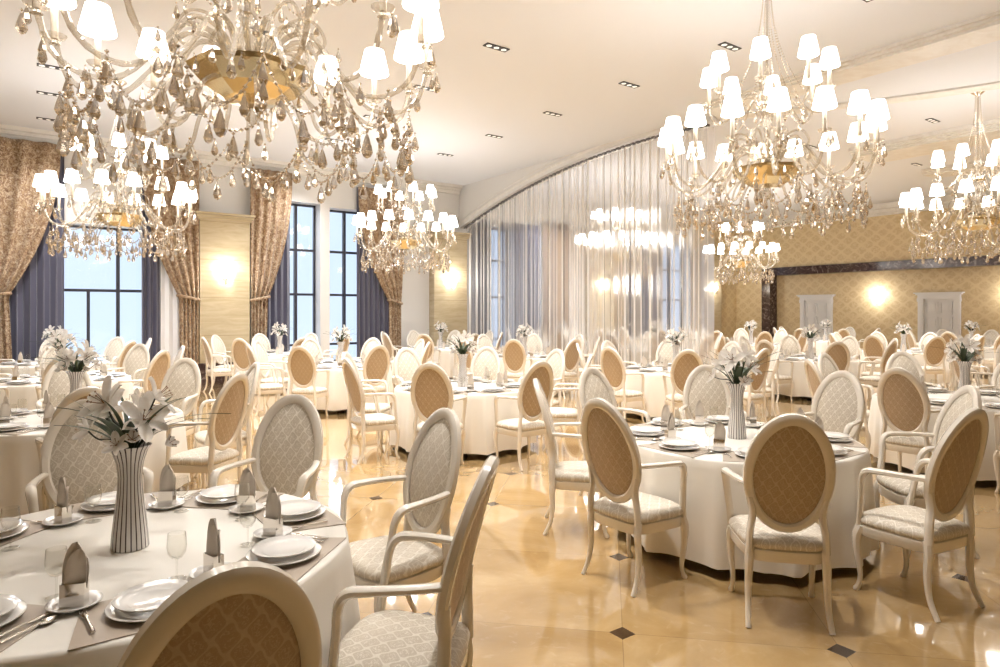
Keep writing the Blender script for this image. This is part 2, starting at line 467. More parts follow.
# cornices and ceiling mouldings
def cornice_win(z1=H, z0=5.14):
    m = MB()
    for d, za, zb in ((.10, z0, z0+.09), (.16, z0+.09, z0+.16), (.26, z0+.16, z1)):
        m.rbox(A_NEAR, 10.2, N_WIN-d, N_WIN, za, zb)
    return m
struct('trim_2', cornice_win(), M['plaster'])
m = MB()
for d, za, zb in ((.10, 5.00, 5.08), (.2, 5.08, 5.2), (.32, 5.2, H)):
    m.rbox(A_DOOR-d, A_DOOR, N_BACK, N_WIN, za, zb)
struct('trim_3', m, M['plaster'])
def beam(a0, a1, z, steps, n0=N_BACK, n1=7.4):
    m = MB(); m.rbox(a0, a1, n0, n1, z, H)
    for k in range(steps):
        m.rbox(a0-.07*(k+1), a1+.07*(k+1), n0, n1, z+.035*(k+1), H)
    return m
struct('trim_4', beam(9.75, 10.35, 5.27, 2), M['plaster'])
struct('trim_5', beam(15.2, 16.3, 5.20, 3), M['plaster'])
struct('trim_6', beam(18.9, 19.6, 5.24, 2), M['plaster'])
m = MB()                                     # curved rib on the ceiling
pts = []
for i in range(41):
    n = -4.4 + i*(12.2/40)
    a = 13.3 - .055*(n-0.5)**2
    pts.append(R(a, n, H-.005))
m.tube(pts, .085, 8, sq=(1.5, .8)); m.tube([p + R(.22, 0, .02) for p in pts], .05, 8)
struct('trim_7', m, M['plaster'], smooth=True)
struct('baseboard_window', MB().rbox(A_NEAR, 3.08, N_WIN-.03, N_WIN, 0, .35).rbox(4.19, 9.2, N_WIN-.03, N_WIN, 0, .35).rbox(10.4, 20.9, N_WIN-.03, N_WIN, 0, .2), M['white_paint'])
struct('baseboard_door', MB().rbox(A_REC-.03, A_REC, N_BACK, N_POST, 0, .2).rbox(A_DOOR-.03, A_DOOR, N_POST+.33, N_WIN, 0, .2), M['darkstone'])

# arched bulkhead over the string curtain (plane a = 10.35)
A_CUR = 10.35
def arch_z(n): return 5.28 - .0212*(n-9.0)**2 if n > 9 else 5.28 - .03*(9-n)**2
K = [7.6 + i*(N_WIN-7.6)/48 for i in range(49)]
m = MB()
m.grid([[R(A_CUR-.10, n, arch_z(n)+.03) for n in K], [R(A_CUR-.10, n, H) for n in K]])
m.grid([[R(A_CUR+.25, n, H) for n in K], [R(A_CUR+.25, n, arch_z(n)+.03) for n in K]])
m.grid([[R(A_CUR+.25, n, arch_z(n)+.03) for n in K], [R(A_CUR-.10, n, arch_z(n)+.03) for n in K]])
m.add([R(A_CUR-.10, 7.6, arch_z(7.6)+.03), R(A_CUR+.25, 7.6, arch_z(7.6)+.03), R(A_CUR+.25, 7.6, H), R(A_CUR-.10, 7.6, H)], [(0,1,2,3)])
struct('trim_8', m, M['white_paint'], smooth=True)
m = MB()
m.tube([R(A_CUR-.11, n, arch_z(n)+.14) for n in K], .03, 8, sq=(.6, 1.2))
m.tube([R(A_CUR-.11, n, arch_z(n)+.24) for n in K], .015, 8)
struct('trim_9', m, M['plaster'], smooth=True)

# windows (frame + panes), each an own object group
wcount = 0
def window(a0, a1, z0, z1, vert, horiz, short=()):
    global wcount; wcount += 1
    t = thing('window_%d' % wcount, None, None, R((a0+a1)/2, N_WIN+.4, z0)); t['kind'] = 'structure'
    o_ = t.location
    f = MB(); nn0, nn1, b = N_WIN+.36, N_WIN+.44, .05
    f.rbox(a0, a0+b, nn0, nn1, z0, z1).rbox(a1-b, a1, nn0, nn1, z0, z1).rbox(a0, a1, nn0, nn1, z0, z0+b).rbox(a0, a1, nn0, nn1, z1-b, z1)
    for v in vert: f.rbox(v-.035, v+.035, nn0-.01, nn1+.01, z0, z1)
    for v, za, zb in short: f.rbox(v-.03, v+.03, nn0, nn1, za, zb)
    for h in horiz: f.rbox(a0, a1, nn0-.005, nn1+.005, h-.03, h+.03)
    f.v = [tuple(Vector(p)-o_) for p in f.v]
    obj('window_frame', f, M['frame'], t, smooth=False)
    g = MB().rbox(a0+.02, a1-.02, N_WIN+.395, N_WIN+.405, z0+.02, z1-.02)
    g.v = [tuple(Vector(p)-o_) for p in g.v]
    obj('window_pane', g, M['pane'], t, smooth=False)
window(.40, 2.05, .35, 3.55, [1.52], [2.15], [(.96, .35, 2.15)])
window(5.20, 6.02, .35, 4.47, [5.50], [3.28, 2.13, .82])
window(6.27, 8.25, .35, 4.40, [6.82, 7.5], [3.28, 2.13, .82])
window(10.75, 13.2, .35, 4.3, [12.0], [3.28, 2.13, .82])
window(16.9, 18.9, .35, 4.3, [17.9], [3.28, 2.13])
window(19.3, 20.9, .35, 4.3, [20.1], [3.28, 2.13])

# stone pilasters between the bays
pil_where = ['between the wide window and the twin tall windows', 'beside the tall windows at the start of the string curtain',
             'seen dimly through the string curtain', 'at the far end of the window wall beyond the string curtain', 'before the wide window at the picture edge']
for i, ac in enumerate((3.63, 9.78, 15.85, 21.9, -2.5)):
    t = thing('pilaster', 'tan travertine pilaster ' + pil_where[i], 'pilaster', R(ac, N_WIN-.15), TH, 'pilasters')
    t['kind'] = 'structure'
    W, D = 1.1, .3
    obj('shaft', MB().box((0, 0, 2.15), (W, D, 3.3)), M['stone'], t, smooth=False)
    obj('plinth', MB().box((0, -.015, .25), (W+.06, D+.03, .5)), M['darkstone'], t, smooth=False)
    c_ = MB().box((0, -.02, 3.83), (W+.08, D+.04, .06)).box((0, -.035, 3.89), (W+.16, D+.08, .06)).box((0, -.05, 3.95), (W+.22, D+.1, .05))
    obj('capital', c_, M['stone'], t, smooth=False)

# panelled doors in the recess
dlab = ['white panelled door beyond the marble portal post', 'white panelled door farther along from the portal post']
for i, nc in enumerate((13.2, 9.05)):
    t = thing('door_%d' % (i+1), dlab[i], 'door', R(A_REC, nc), TH-PI/2); t['kind'] = 'structure'
    # local x along the wall, local +y into the wall, so the face looks towards -y
    cz = MB()
    for s in (-1, 1):
        cz.box((s*.53, -.06, 1.09), (.17, .12, 2.18)); cz.box((s*.53, -.075, .16), (.20, .15, .32)); cz.box((s*.53, -.075, 2.07), (.20, .15, .12))
        cz.box((s*.53, -.13, 1.12), (.09, .02, 1.6))
    cz.box((0, -.065, 2.17), (1.24, .13, .14)); cz.box((0, -.085, 2.26), (1.34, .17, .05)); cz.box((0, -.10, 2.30), (1.44, .20, .04))
    obj('casing', cz, M['door'], t, smooth=False)
    lf = MB().box((0, -.02, 1.05), (.95, .04, 2.1))
    for r_ in range(4):
        for c in (-1, 1):
            z = .30 + r_*.5; 
            for (px__, pz__, pw, ph__) in ((c*.21, z+.19, .36, .03), (c*.21, z-.19, .36, .03), (c*.21-.165, z, .03, .40), (c*.21+.165, z, .03, .40)):
                lf.box((px__, -.055, pz__), (pw, .035, ph__))
            lf.box((c*.21, -.050, z), (.20, .025, .25))
    d_ = obj('door_leaf', lf, M['door'], t, smooth=False)
    obj('handle', MB().tube([(.38, -.05, 1.0), (.38, -.10, 1.0), (.27, -.10, 1.0)], .012, 8), M['chrome'], d_)

# ------------------------------------------------------------------ wall sconces
def make_sconce():
    t = thing('wall_sconce', 'x', 'wall lamp')
    obj('back_plate', MB().lathe([(.0, -.0), (.055, .0), (.05, .02), (.02, .035)], 16), M['chrome'], t)
    KIDS[t.name][-1].rotation_euler = (PI/2, 0, 0)
    for s in (-1, 1):
        a = obj('arm', MB().tube([(s*.01, -.03, 0), (s*.05, -.09, -.05), (s*.10, -.11, -.04), (s*.12, -.11, .03)], .011, 8), M['crystal'], t)
        obj('drip_pan', MB().lathe([(.0, 0), (.03, .01), (.042, .025)], 12, (s*.12, -.11, .03)), M['crystal'], a)
        obj('candle_tube', MB().lathe([(.012, .0), (.012, .09)], 8, (s*.12, -.11, .04)), M['china'], a)
        obj('bulb', MB().lathe([(.004, 0), (.017, .02), (.014, .045), (.0, .075)], 10, (s*.12, -.11, .13)), M['bulb'], a)
    obj('pendant', MB().lathe([(0, -.13), (.018, -.10), (.004, -.04)], 6, (0, -.06, -.02), False), M['pendant'], t, smooth=False)
    return t
SC = Proto(make_sconce())
scw = [(3.63, N_WIN-.30, 2.45, 0, 'on the pilaster between wide and twin windows', 1.0), (9.78, N_WIN-.30, 2.45, 0, 'on the pilaster where the string curtain starts', 1.0),
       (15.85, N_WIN-.30, 2.45, 0, 'glowing through the middle of the string curtain', 1.2), (21.9, N_WIN-.30, 2.45, 0, 'glowing through the far end of the string curtain', 1.0),
       (A_REC, 11.0, 2.05, 1, 'on the gold wall between the two white doors', 1.0), (A_REC, 6.95, 2.05, 1, 'on the gold wall past the nearer white door', 1.0), (A_REC, 2.9, 2.05, 1, 'far along the gold wall', 1.0)]
for a, n, z, kind, wh, k in scw:
    SC.place(R(a, n, z), TH if kind == 0 else TH-PI/2, 'crystal two-candle wall sconce ' + wh, 'crystal wall sconces')
    L = bpy.data.lights.new('sconce_light', 'POINT'); L.energy = SCONCE_W*k; L.color = (1, .98, .94); L.shadow_soft_size = .05
    lo = bpy.data.objects.new('sconce_light', L); COL.objects.link(lo)
    lo.location = R(a, n-.2, z+.17) if kind == 0 else R(a-.2, n, z+.17)

# ------------------------------------------------------------------ drapes
def room_local(t, pts): 
    return pts
def straight_drape(name, label, a0, a1, n, z0, z1, mat, folds, amp, cat='curtain', group=None):
    K_ = max(24, int(folds*10)); rows = []
    for j in range(9):
        z = z0 + (z1-z0)*j/8; r = []
        for i in range(K_+1):
            u = i/K_; ph = 2*PI*folds*u + .4*math.sin(5*u)
            am = amp*(1 - .25*j/8)
            r.append(R(a0+(a1-a0)*u + .25*am*math.sin(2*ph), n - am*(.5+.5*math.sin(ph)), z))
        rows.append(r)
    base = R((a0+a1)/2, n, z0)
    m = MB().grid(rows); m.v = [tuple(Vector(p)-base) for p in m.v]
    o = obj(name, m, mat, loc=base, ang=None)
    md = o.modifiers.new('thick', 'SOLIDIFY'); md.thickness = .008
    return tag(o, label, cat, group)
def swag_drape(label, a_in, a_out, tie0, tie1, n, z_tie, z_top, hang1, folds=7, amp=.09, sgn=1):
    """tied-back drape. a_in: the side at the post (fixed), a_out: free edge at the top; tie0..tie1 the bundle at the tieback"""
    t = thing('floral_drape', label, 'curtain', R(tie0, n, 0), 0, 'floral tied-back drapes')
    b = t.location
    rows = []; NZ = 40; KK = int(folds*12)
    for j in range(NZ+1):
        z = z_top*j/NZ
        if z < z_tie:
            q = (z_tie-z)/z_tie; e0 = tie0; e1 = tie1 + (hang1-tie1)*min(1, q*1.3)
            fa = amp*.8
        else:
            q = (z-z_tie)/(z_top-z_tie)
            g = 1-(1-min(1, q*1.02))**2.1
            e0 = tie0 + (a_in-tie0)*min(1, q*2); e1 = tie1 + (a_out-tie1)*g
            fa = amp
        # convex belly just above the tie
        belly = .10*math.exp(-((z-z_tie-.45)/.4)**2) if z > z_tie else 0
        r = []
        for i in range(KK+1):
            u = i/KK; ph = 2*PI*folds*u + .6*math.sin(3*u+1)
            aa = e0+(e1-e0)*u
            nn = n - fa*(.5+.5*math.sin(ph)) - belly*math.sin(PI*u) - .05*math.exp(-((z-z_tie)/.12)**2)*0
            r.append(R(aa, nn, z+.01))
        rows.append(r)
    m = MB().grid(rows); m.v = [tuple(Vector(p)-b) for p in m.v]
    o = obj('drape_panel', m, M['floral'], t, ang=None)
    md = o.modifiers.new('thick', 'SOLIDIFY'); md.thickness = .01
    c0 = (tie0+tie1)/2; hw = abs(tie1-tie0)/2+.03
    ring = [R(c0+hw*math.cos(q), n-.045+.12*math.sin(q), z_tie+.05*math.cos(q)*sgn) - b for q in [2*PI*i/24 for i in range(24)]]
    obj('tieback', MB().tube(ring, .035, 8, closed=True), M['floral'], t)
    return t
nD = N_WIN-.2
straight_drape('indigo_curtain', 'dark indigo pleated curtain at the near edge of the wide window', -.75, .52, N_WIN-.04, .02, 5.02, M['indigo'], 6, .10, group='indigo curtains')
straight_drape('indigo_curtain', 'narrow dark indigo pleated curtain beside the floral drape of the wide window', 1.93, 2.32, N_WIN-.04, .02, 5.02, M['indigo'], 3, .09, group='indigo curtains')
straight_drape('indigo_curtain', 'indigo pleated curtain beside the narrower tall window pane', 4.5, 5.22, N_WIN-.04, .02, 5.0, M['indigo'], 5, .10, group='indigo curtains')
straight_drape('indigo_curtain', 'indigo pleated curtain across the second tall window', 6.98, 7.98, N_WIN-.04, .02, 5.0, M['indigo'], 7, .10, group='indigo curtains')
straight_drape('indigo_curtain', 'dark indigo curtain strip seen through the strings near the pilaster', 10.7, 11.35, N_WIN-.04, .02, 4.45, M['indigo'], 4, .10, group='indigo curtains')
straight_drape('indigo_curtain', 'broad dark indigo curtain seen through the strings', 11.75, 13.3, N_WIN-.04, .02, 4.45, M['indigo'], 9, .10, group='indigo curtains')
straight_drape('indigo_curtain', 'blurred indigo curtain deep behind the string curtain', 17.2, 19.1, N_WIN-.04, .02, 4.45, M['indigo'], 9, .12, group='indigo curtains')
straight_drape('floral_drape', 'brown floral drape hanging straight behind the strings after the indigo curtain', 13.35, 14.5, N_WIN-.06, .02, 4.6, M['floral'], 7, .10, group='floral drapes behind the strings')
straight_drape('floral_drape', 'brown floral drape behind the strings just past the glowing pilaster', 16.5, 17.15, N_WIN-.06, .02, 4.6, M['floral'], 4, .10, group='floral drapes behind the strings')
straight_drape('sheer_curtain', 'white sheer curtain between the indigo curtain and the floral drape', 2.28, 2.95, N_WIN-.03, .02, 5.0, M['sheer_white'], 4, .04)
swag_drape('brown floral tied-back drape at the picture edge beside the wide window', -2.0, .44, -1.1, -.42, nD, 2.0, 5.12, -.35)
swag_drape('brown floral tied-back drape between the wide window and the stone pilaster', 3.07, 1.92, 3.06, 2.66, nD, 2.0, 5.12, 2.68, sgn=-1, folds=5)
swag_drape('pale floral tied-back drape on the far side of the stone pilaster', 4.2, 5.22, 4.22, 4.62, nD, 2.0, 5.12, 4.58, folds=5)
swag_drape('pale floral tied-back drape at the far edge of the twin tall windows', 8.3, 6.97, 8.2, 7.86, nD, 1.95, 4.98, 7.86, sgn=-1, folds=5)

# ------------------------------------------------------------------ string curtain
t = thing('string_curtain', 'tall white string curtain hanging from a curved arch track across the hall', 'curtain', R(A_CUR, 12, 0))
b = t.location.copy()
m = MB()
for i in range(60):                       # dashed dark-and-white track
    n0 = 7.7 + i*(N_WIN-.1-7.7)/60; n1 = n0+(N_WIN-7.8)/60*.62
    p = [R(A_CUR-.04, n0, arch_z(n0)), R(A_CUR-.04, n1, arch_z(n1)), R(A_CUR+.04, n1, arch_z(n1)), R(A_CUR+.04, n0, arch_z(n0))]
    q = [x - Vector((0, 0, .04)) for x in p]
    m.mat(0).add([x-b for x in p+q], [(0,1,2,3), (7,6,5,4), (0,4,5,1), (1,5,6,2), (2,6,7,3), (3,7,4,0)])
obj('curtain_track', m, M['track'], t, smooth=False)
rnd = random.Random(3)
m = MB(); n = 7.72
while n < N_WIN-.12:
    wd = rnd.choice([.014, .02, .03, .04, .055])*(1+.5*(n-7.7)/8.7); da = rnd.uniform(-.04, .04); ph = rnd.uniform(0, 6)
    rows = []
    zt = arch_z(n)-.03
    for j in range(7):
        z = .05 + (zt-.05)*j/6
        sw = .006*math.sin(ph+z*1.1)
        p0 = R(A_CUR+da+sw, n+sw, z)-b; p1 = R(A_CUR+da+.010+sw, n+wd+sw, z)-b
        p2 = R(A_CUR+da+.014+sw, n+wd*.5+sw, z)-b
        rows.append([p0, p1, p2])
    m.grid(rows, closed=True)
    n += wd + rnd.choice([.05, .07, .10, .14, .18])
so = obj('strings', m, M['strand'], t); so['kind'] = 'stuff'
KV = [7.66+i*(N_WIN-.05-7.66)/160 for i in range(161)]
m = MB()
rows = []
for j in range(13):
    r = []
    for i, n in enumerate(KV):
        z = .04 + (arch_z(n)-.08)*j/12
        r.append(R(A_CUR+.10+.03*math.sin(n*9)+.02*math.sin(n*23+1), n, z)-b)
    rows.append(r)
m.grid(rows)
obj('sheer_panel', m, M['voile'], t, ang=None)['label'] = 'milky translucent voile backing'

# ------------------------------------------------------------------ ceiling downlights
def make_downlight():
    t = thing('recessed_downlight', 'x', 'ceiling light')
    fr = MB().box((0, 0, -.006), (.38, .12, .012))
    obj('trim_plate', fr, M['black'], t, smooth=False)
    for k in (-1, 0, 1):
        o = obj('lamp', MB().lathe([(.0, -.016), (.028, -.016), (.04, -.0125)], 14, (k*.125, 0, 0), False), M['spotlamp'], t)
    return t
DL = Proto(make_downlight())
rown = {0: 'row nearest the window end', 1: 'second row from the side', 2: 'row crossing the middle of the ceiling', 3: 'row just before the string curtain', 4: 'row past the first ceiling rib', 5: 'last row by the gold wall, ends added', 6: 'added first row behind the string curtain', 7: 'added rear row behind the string curtain'}
ordn = ['first', 'second', 'third', 'fourth', 'fifth', 'sixth', 'seventh', 'eighth', 'ninth']
for ri, (a, ns) in enumerate([(.22, (9.4, 11.9, 13.4, 15.2)), (2.4, (2.2, 4.4, 6.6, 8.8, 11.0, 13.2)), (5.24, (5.45, 7.41, 9.45, 11.45, 13.45, 15.4)),
                              (7.86, (3.7, 5.5, 7.38, 9.3, 11.2, 13.2)), (14.1, (1.7, 5.36, 7.8)), (18.0, (2.6, 5.0, 7.2, 9.5)), (13.0, (9.8, 13.5, 15.2)), (18.1, (11.5, 14.2))]):  # last two rows: unseen lamps, added to brighten the space behind the curtain
    for k, n in enumerate(ns):  # end lamps of the gold-wall row are added to brighten that wall
        if ri == 1 and k < 0: continue
        DL.place(R(a, n, H-.001), TH, 'black triple recessed ceiling downlight, %s along the %s' % (ordn[k], rown[ri]), 'recessed ceiling downlights')
        L = bpy.data.lights.new('downlight_beam', 'SPOT'); L.energy = SPOT_W*(2.3 if ri >= 6 else 1.7 if ri == 5 else 1.15 if n > 11 else 1.0); L.color = (1, .975, .95) if n < 11 else (.96, .97, 1); L.spot_size = math.radians(120); L.spot_blend = 1.0; L.shadow_soft_size = .06
        lo = bpy.data.objects.new('downlight_beam', L); COL.objects.link(lo); lo.location = R(a, n, H-.03)

# ------------------------------------------------------------------ chandelier
def bez(p, n=20):
    """Catmull-Rom through points"""
    P = [Vector(x) for x in p]; out = []
    P = [P[0]*2-P[1]] + P + [P[-1]*2-P[-2]]
    for i in range(1, len(P)-2):
        for k in range(n):
            t_ = k/n; a, b_, c, d = P[i-1], P[i], P[i+1], P[i+2]
            out.append(.5*((2*b_) + (c-a)*t_ + (2*a-5*b_+4*c-d)*t_*t_ + (3*b_-a-3*c+d)*t_**3))
    out.append(P[-2]); return out
def rot(p, t_): c, s = math.cos(t_), math.sin(t_); return Vector((p[0]*c-p[1]*s, p[0]*s+p[1]*c, p[2]))
def pendant_mb(L=.14, r=.027, k=6):
    m = MB()
    m.lathe([(0, -L), (r*.62, -L*.93), (r, -L*.76), (r*.72, -L*.50), (r*.34, -L*.24), (.0015, -.016)], k, (0, 0, 0), False)
    m.bead((0, 0, -.006), .010, 1.1); return m
def chandelier(parts=True):
    t = thing('chandelier', 'x', 'chandelier')
    # local z 0 = lowest point of the gold dish
    dish = MB().lathe([(.015, .0), (.16, .015), (.26, .075), (.345, .17), (.355, .20), (.33, .20), (.25, .11), (.15, .05), (.0, .04)], 8, ph=PI/8)
    obj('dish', dish, M['gold'], t, smooth=False)['label'] = 'faceted gold mirror dish'
    col = MB().lathe([(.03, .04), (.05, .12), (.035, .2), (.075, .30), (.09, .38), (.05, .46), (.03, .55), (.045, .66), (.07, .76), (.075, .84), (.04, .92), (.02, 1.0),
                      (.035, 1.08), (.055, 1.16), (.03, 1.24), (.015, 1.32)], 14)
    obj('column', col, M['crystal'], t)
    obj('stem', MB().lathe([(.012, 1.3), (.012, H-3.03-.06)], 8), M['crystal'], t)
    obj('canopy', MB().lathe([(.10, H-3.03-.0), (.10, H-3.03-.02), (.05, H-3.03-.06), (.015, H-3.03-.10)][::-1], 20), M['chrome'], t)
    obj('finial', MB().lathe([(.0, -.15), (.035, -.11), (.05, -.07), (.02, -.03), (.03, .01)], 10), M['crystal'], t)
    hub = MB().lathe([(.10, .20), (.14, .24), (.14, .28), (.08, .31)], 16)
    obj('hub', hub, M['chrome'], t)
    hub2 = MB().lathe([(.07, .84), (.11, .87), (.10, .91), (.05, .94)], 16)
    obj('upper_hub', hub2, M['chrome'], t)
    arm = bez([(.11, 0, .26), (.22, 0, .40), (.38, 0, .40), (.52, 0, .20), (.68, 0, .02), (.85, 0, .0), (.98, 0, .10), (1.04, 0, .30)], 5)
    arm2 = bez([(.08, 0, .88), (.16, 0, .99), (.27, 0, .96), (.38, 0, .80), (.50, 0, .74), (.585, 0, .84), (.60, 0, .96)], 5)
    tw = [.016+.0022*math.sin(i*2.6) for i in range(len(arm))]
    ph0 = .1
    def candle(armo, x, z, sc=1.0):
        obj('drip_pan', MB().lathe([(.01, -.03), (.03, -.02), (.018, .0), (.05, .015), (.062, .035)], 12, (x, 0, z), False), M['crystal'], armo)
        obj('candle_tube', MB().lathe([(.019, 0), (.019, .22)], 10, (x, 0, z+.01)), M['tube'], armo)
        m = MB().lathe([(.104*sc, 0), (.102*sc, .02), (.070*sc, .17), (.068*sc, .18)], 18, (x, 0, z+.235), False)
        obj('lamp_shade', m, M['shade'], armo, ang=None)
    am = MB().tube(arm, tw, 7); A0 = None
    for k in range(16):
        th = 2*PI*k/16 + ph0
        if A0 is None:
            A0 = obj('arm', am, M['crystal'], t); candle(A0, 1.04, .30); a = A0
        else: a = copy_tree(A0, t)
        a.rotation_euler = (0, 0, th)
    am2 = MB().tube(arm2, .013, 7); B0 = None
    for k in range(8):
        th = 2*PI*k/8 + ph0 + PI/16
        if B0 is None:
            B0 = obj('upper_arm', am2, M['crystal'], t); candle(B0, .60, .96, .95); a = B0
        else: a = copy_tree(B0, t)
        a.rotation_euler = (0, 0, th)
    # small decorative scrolls: above the dish and hooks beneath
    sc1 = bez([(.10, 0, .30), (.20, 0, .52), (.34, 0, .56), (.42, 0, .44), (.36, 0, .34), (.30, 0, .40)], 5)
    sc2 = bez([(.16, 0, .10), (.30, 0, .07), (.40, 0, -.04), (.46, 0, -.20), (.55, 0, -.26), (.63, 0, -.19), (.62, 0, -.08)], 5)
    s1 = obj('scroll', MB().tube(sc1, .011, 6), M['crystal'], t); s1.rotation_euler = (0, 0, ph0)
    for k in range(1, 8): copy_tree(s1, t).rotation_euler = (0, 0, 2*PI*k/8+ph0)
    s2 = obj('lower_scroll', MB().tube(sc2, .012, 6), M['crystal'], t); s2.rotation_euler = (0, 0, ph0+.2)
    for k in range(1, 8): copy_tree(s2, t).rotation_euler = (0, 0, 2*PI*k/8+ph0+.2)
    # bead festoons
    def fest(R0, z, n, dip, beads, r=.0125):
        th = 2*PI/n; m = MB()
        for i in range(beads+1):
            u = i/beads; a = th*(u-.5)
            m.bead((R0*math.cos(a), R0*math.sin(a), z-dip*(1-(2*u-1)**2)), r)
        m.tube([(R0*math.cos(th*(u-.5)), R0*math.sin(th*(u-.5)), z-dip*(1-(2*u-1)**2)) for u in [i/12 for i in range(13)]], .0022, 4)
        return m
    def ringof(name, mb, n, off=0.0):
        o0 = obj(name, mb, M['pendant'], t, smooth=False); o0.rotation_euler = (0, 0, off)
        for k in range(1, n): copy_tree(o0, t).rotation_euler = (0, 0, 2*PI*k/n+off)
    ringof('bead_fringe', fest(.93, -.04, 16, .27, 19), 16, ph0)
    ringof('inner_bead_fringe', fest(.60, -.13, 8, .22, 19), 8, ph0)
    ringof('upper_bead_fringe', fest(.36, .86, 8, .14, 10), 8, ph0)
    sm = MB()
    for i in range(44):
        u = i/43; q = u**2.6
        sm.bead((.035+.03*u+.30*q, 0, (H-3.03-.10) + (.98-(H-3.13))*u), .0085, 1.2)
    ringof('bead_strand', sm, 8, ph0)
    # pendants
    spots = []
    for k in range(16):
        a = 2*PI*k/16+ph0; b_ = a+PI/16
        spots.append((a, .93, -.32, 1.15)); spots.append((a+.11, .93, -.24, .95)); spots.append((a-.11, .93, -.24, .95))
        spots.append((b_, .93, -.07, 1.0)); spots.append((a, 1.10, .29, 1.0)); spots.append((a+.04, .85, -.03, .95))
    for k in range(8):
        a = 2*PI*k/8+ph0+.2
        spots.append((a, .62, -.10, 1.15))
    main = spots[:]
    main.sort(key=lambda s_: -s_[3]); part, rest = main[:96], main[96:]
    for k in range(8):
        a = 2*PI*k/8+ph0
        rest += [(a, .60, -.36, 1.0), (a+.2, .60, -.30, .9), (a-.2, .60, -.30, .9), (a+PI/8, .58, -.13, .9), (a+PI/16, .42, .36, .8), (a, .355, .18, .8), (a+PI/8, .64, .95, .85), (a, .36, .72, .8), (a+.3, .2, .60, .8), (a+.1, .5, .42, .7), (a+.5, .46, .18, .8)]
    rest += [(2*PI*k/16+ph0+PI/16, .965, -.18, .9) for k in range(16)] + [(2*PI*k/16+ph0+PI/16, .90, -.20, .9) for k in range(16)]
    rest += [(2*PI*k/16+ph0+.05, 1.08, .30, .8) for k in range(16)]
    pm_ = pendant_mb().mesh('pendant', M['pendant'], False)
    rm = MB(); src = pendant_mb()
    for (a, r, z, s_) in rest:
        c = Vector((r*math.cos(a), r*math.sin(a), z))
        rm.add([rot(Vector(v)*s_, a)+c for v in src.v], src.f)
    if parts:
        for (a, r, z, s_) in part:
            o = link(bpy.data.objects.new('pendant', pm_), t)
            o.location = (r*math.cos(a), r*math.sin(a), z); o.rotation_euler = (0, 0, a); o.scale = (s_, s_, s_)
        obj('small_pendants', rm, M['pendant'], t, smooth=False)['kind'] = 'stuff'
    else:
        for (a, r, z, s_) in part:
            c = Vector((r*math.cos(a), r*math.sin(a), z))
            rm.add([rot(Vector(v)*s_, a)+c for v in src.v], src.f)
        obj('crystal_pendants', rm, M['pendant'], t, smooth=False)['kind'] = 'stuff'
    return t
CH = Proto(chandelier(True)); CHF = Proto(chandelier(False))
chl = [((-1.59, 4.17), CH, 'closest and largest crystal chandelier, cut off by the top of the frame', .12),
       ((2.87, 7.0), CH, 'large crystal chandelier hanging above the second closest table', .0),
       ((-6.10, 10.45), CH, 'crystal chandelier in front of the wide window and brown floral drapes', .21),
       ((8.0, 10.9), CH, 'crystal chandelier cut by the frame edge above the doors', .3),
       ((-2.05, 14.2), CHF, 'crystal chandelier before the twin tall windows beside the string curtain', .1),
       ((7.5, 20.3), CHF, 'smallest crystal chandelier, hanging near the marble portal post', .17),
       ((3.15, 17.6), CHF, 'blurred crystal chandelier glowing behind the string curtain', .26)]
for (x, y), pr, lab, rz in chl:
    co = pr.place((x, y, 3.03), rz, lab, 'crystal chandeliers')
    co.scale = (1.08, 1.08, 1.0) if y < 5 else (1, 1, 1)

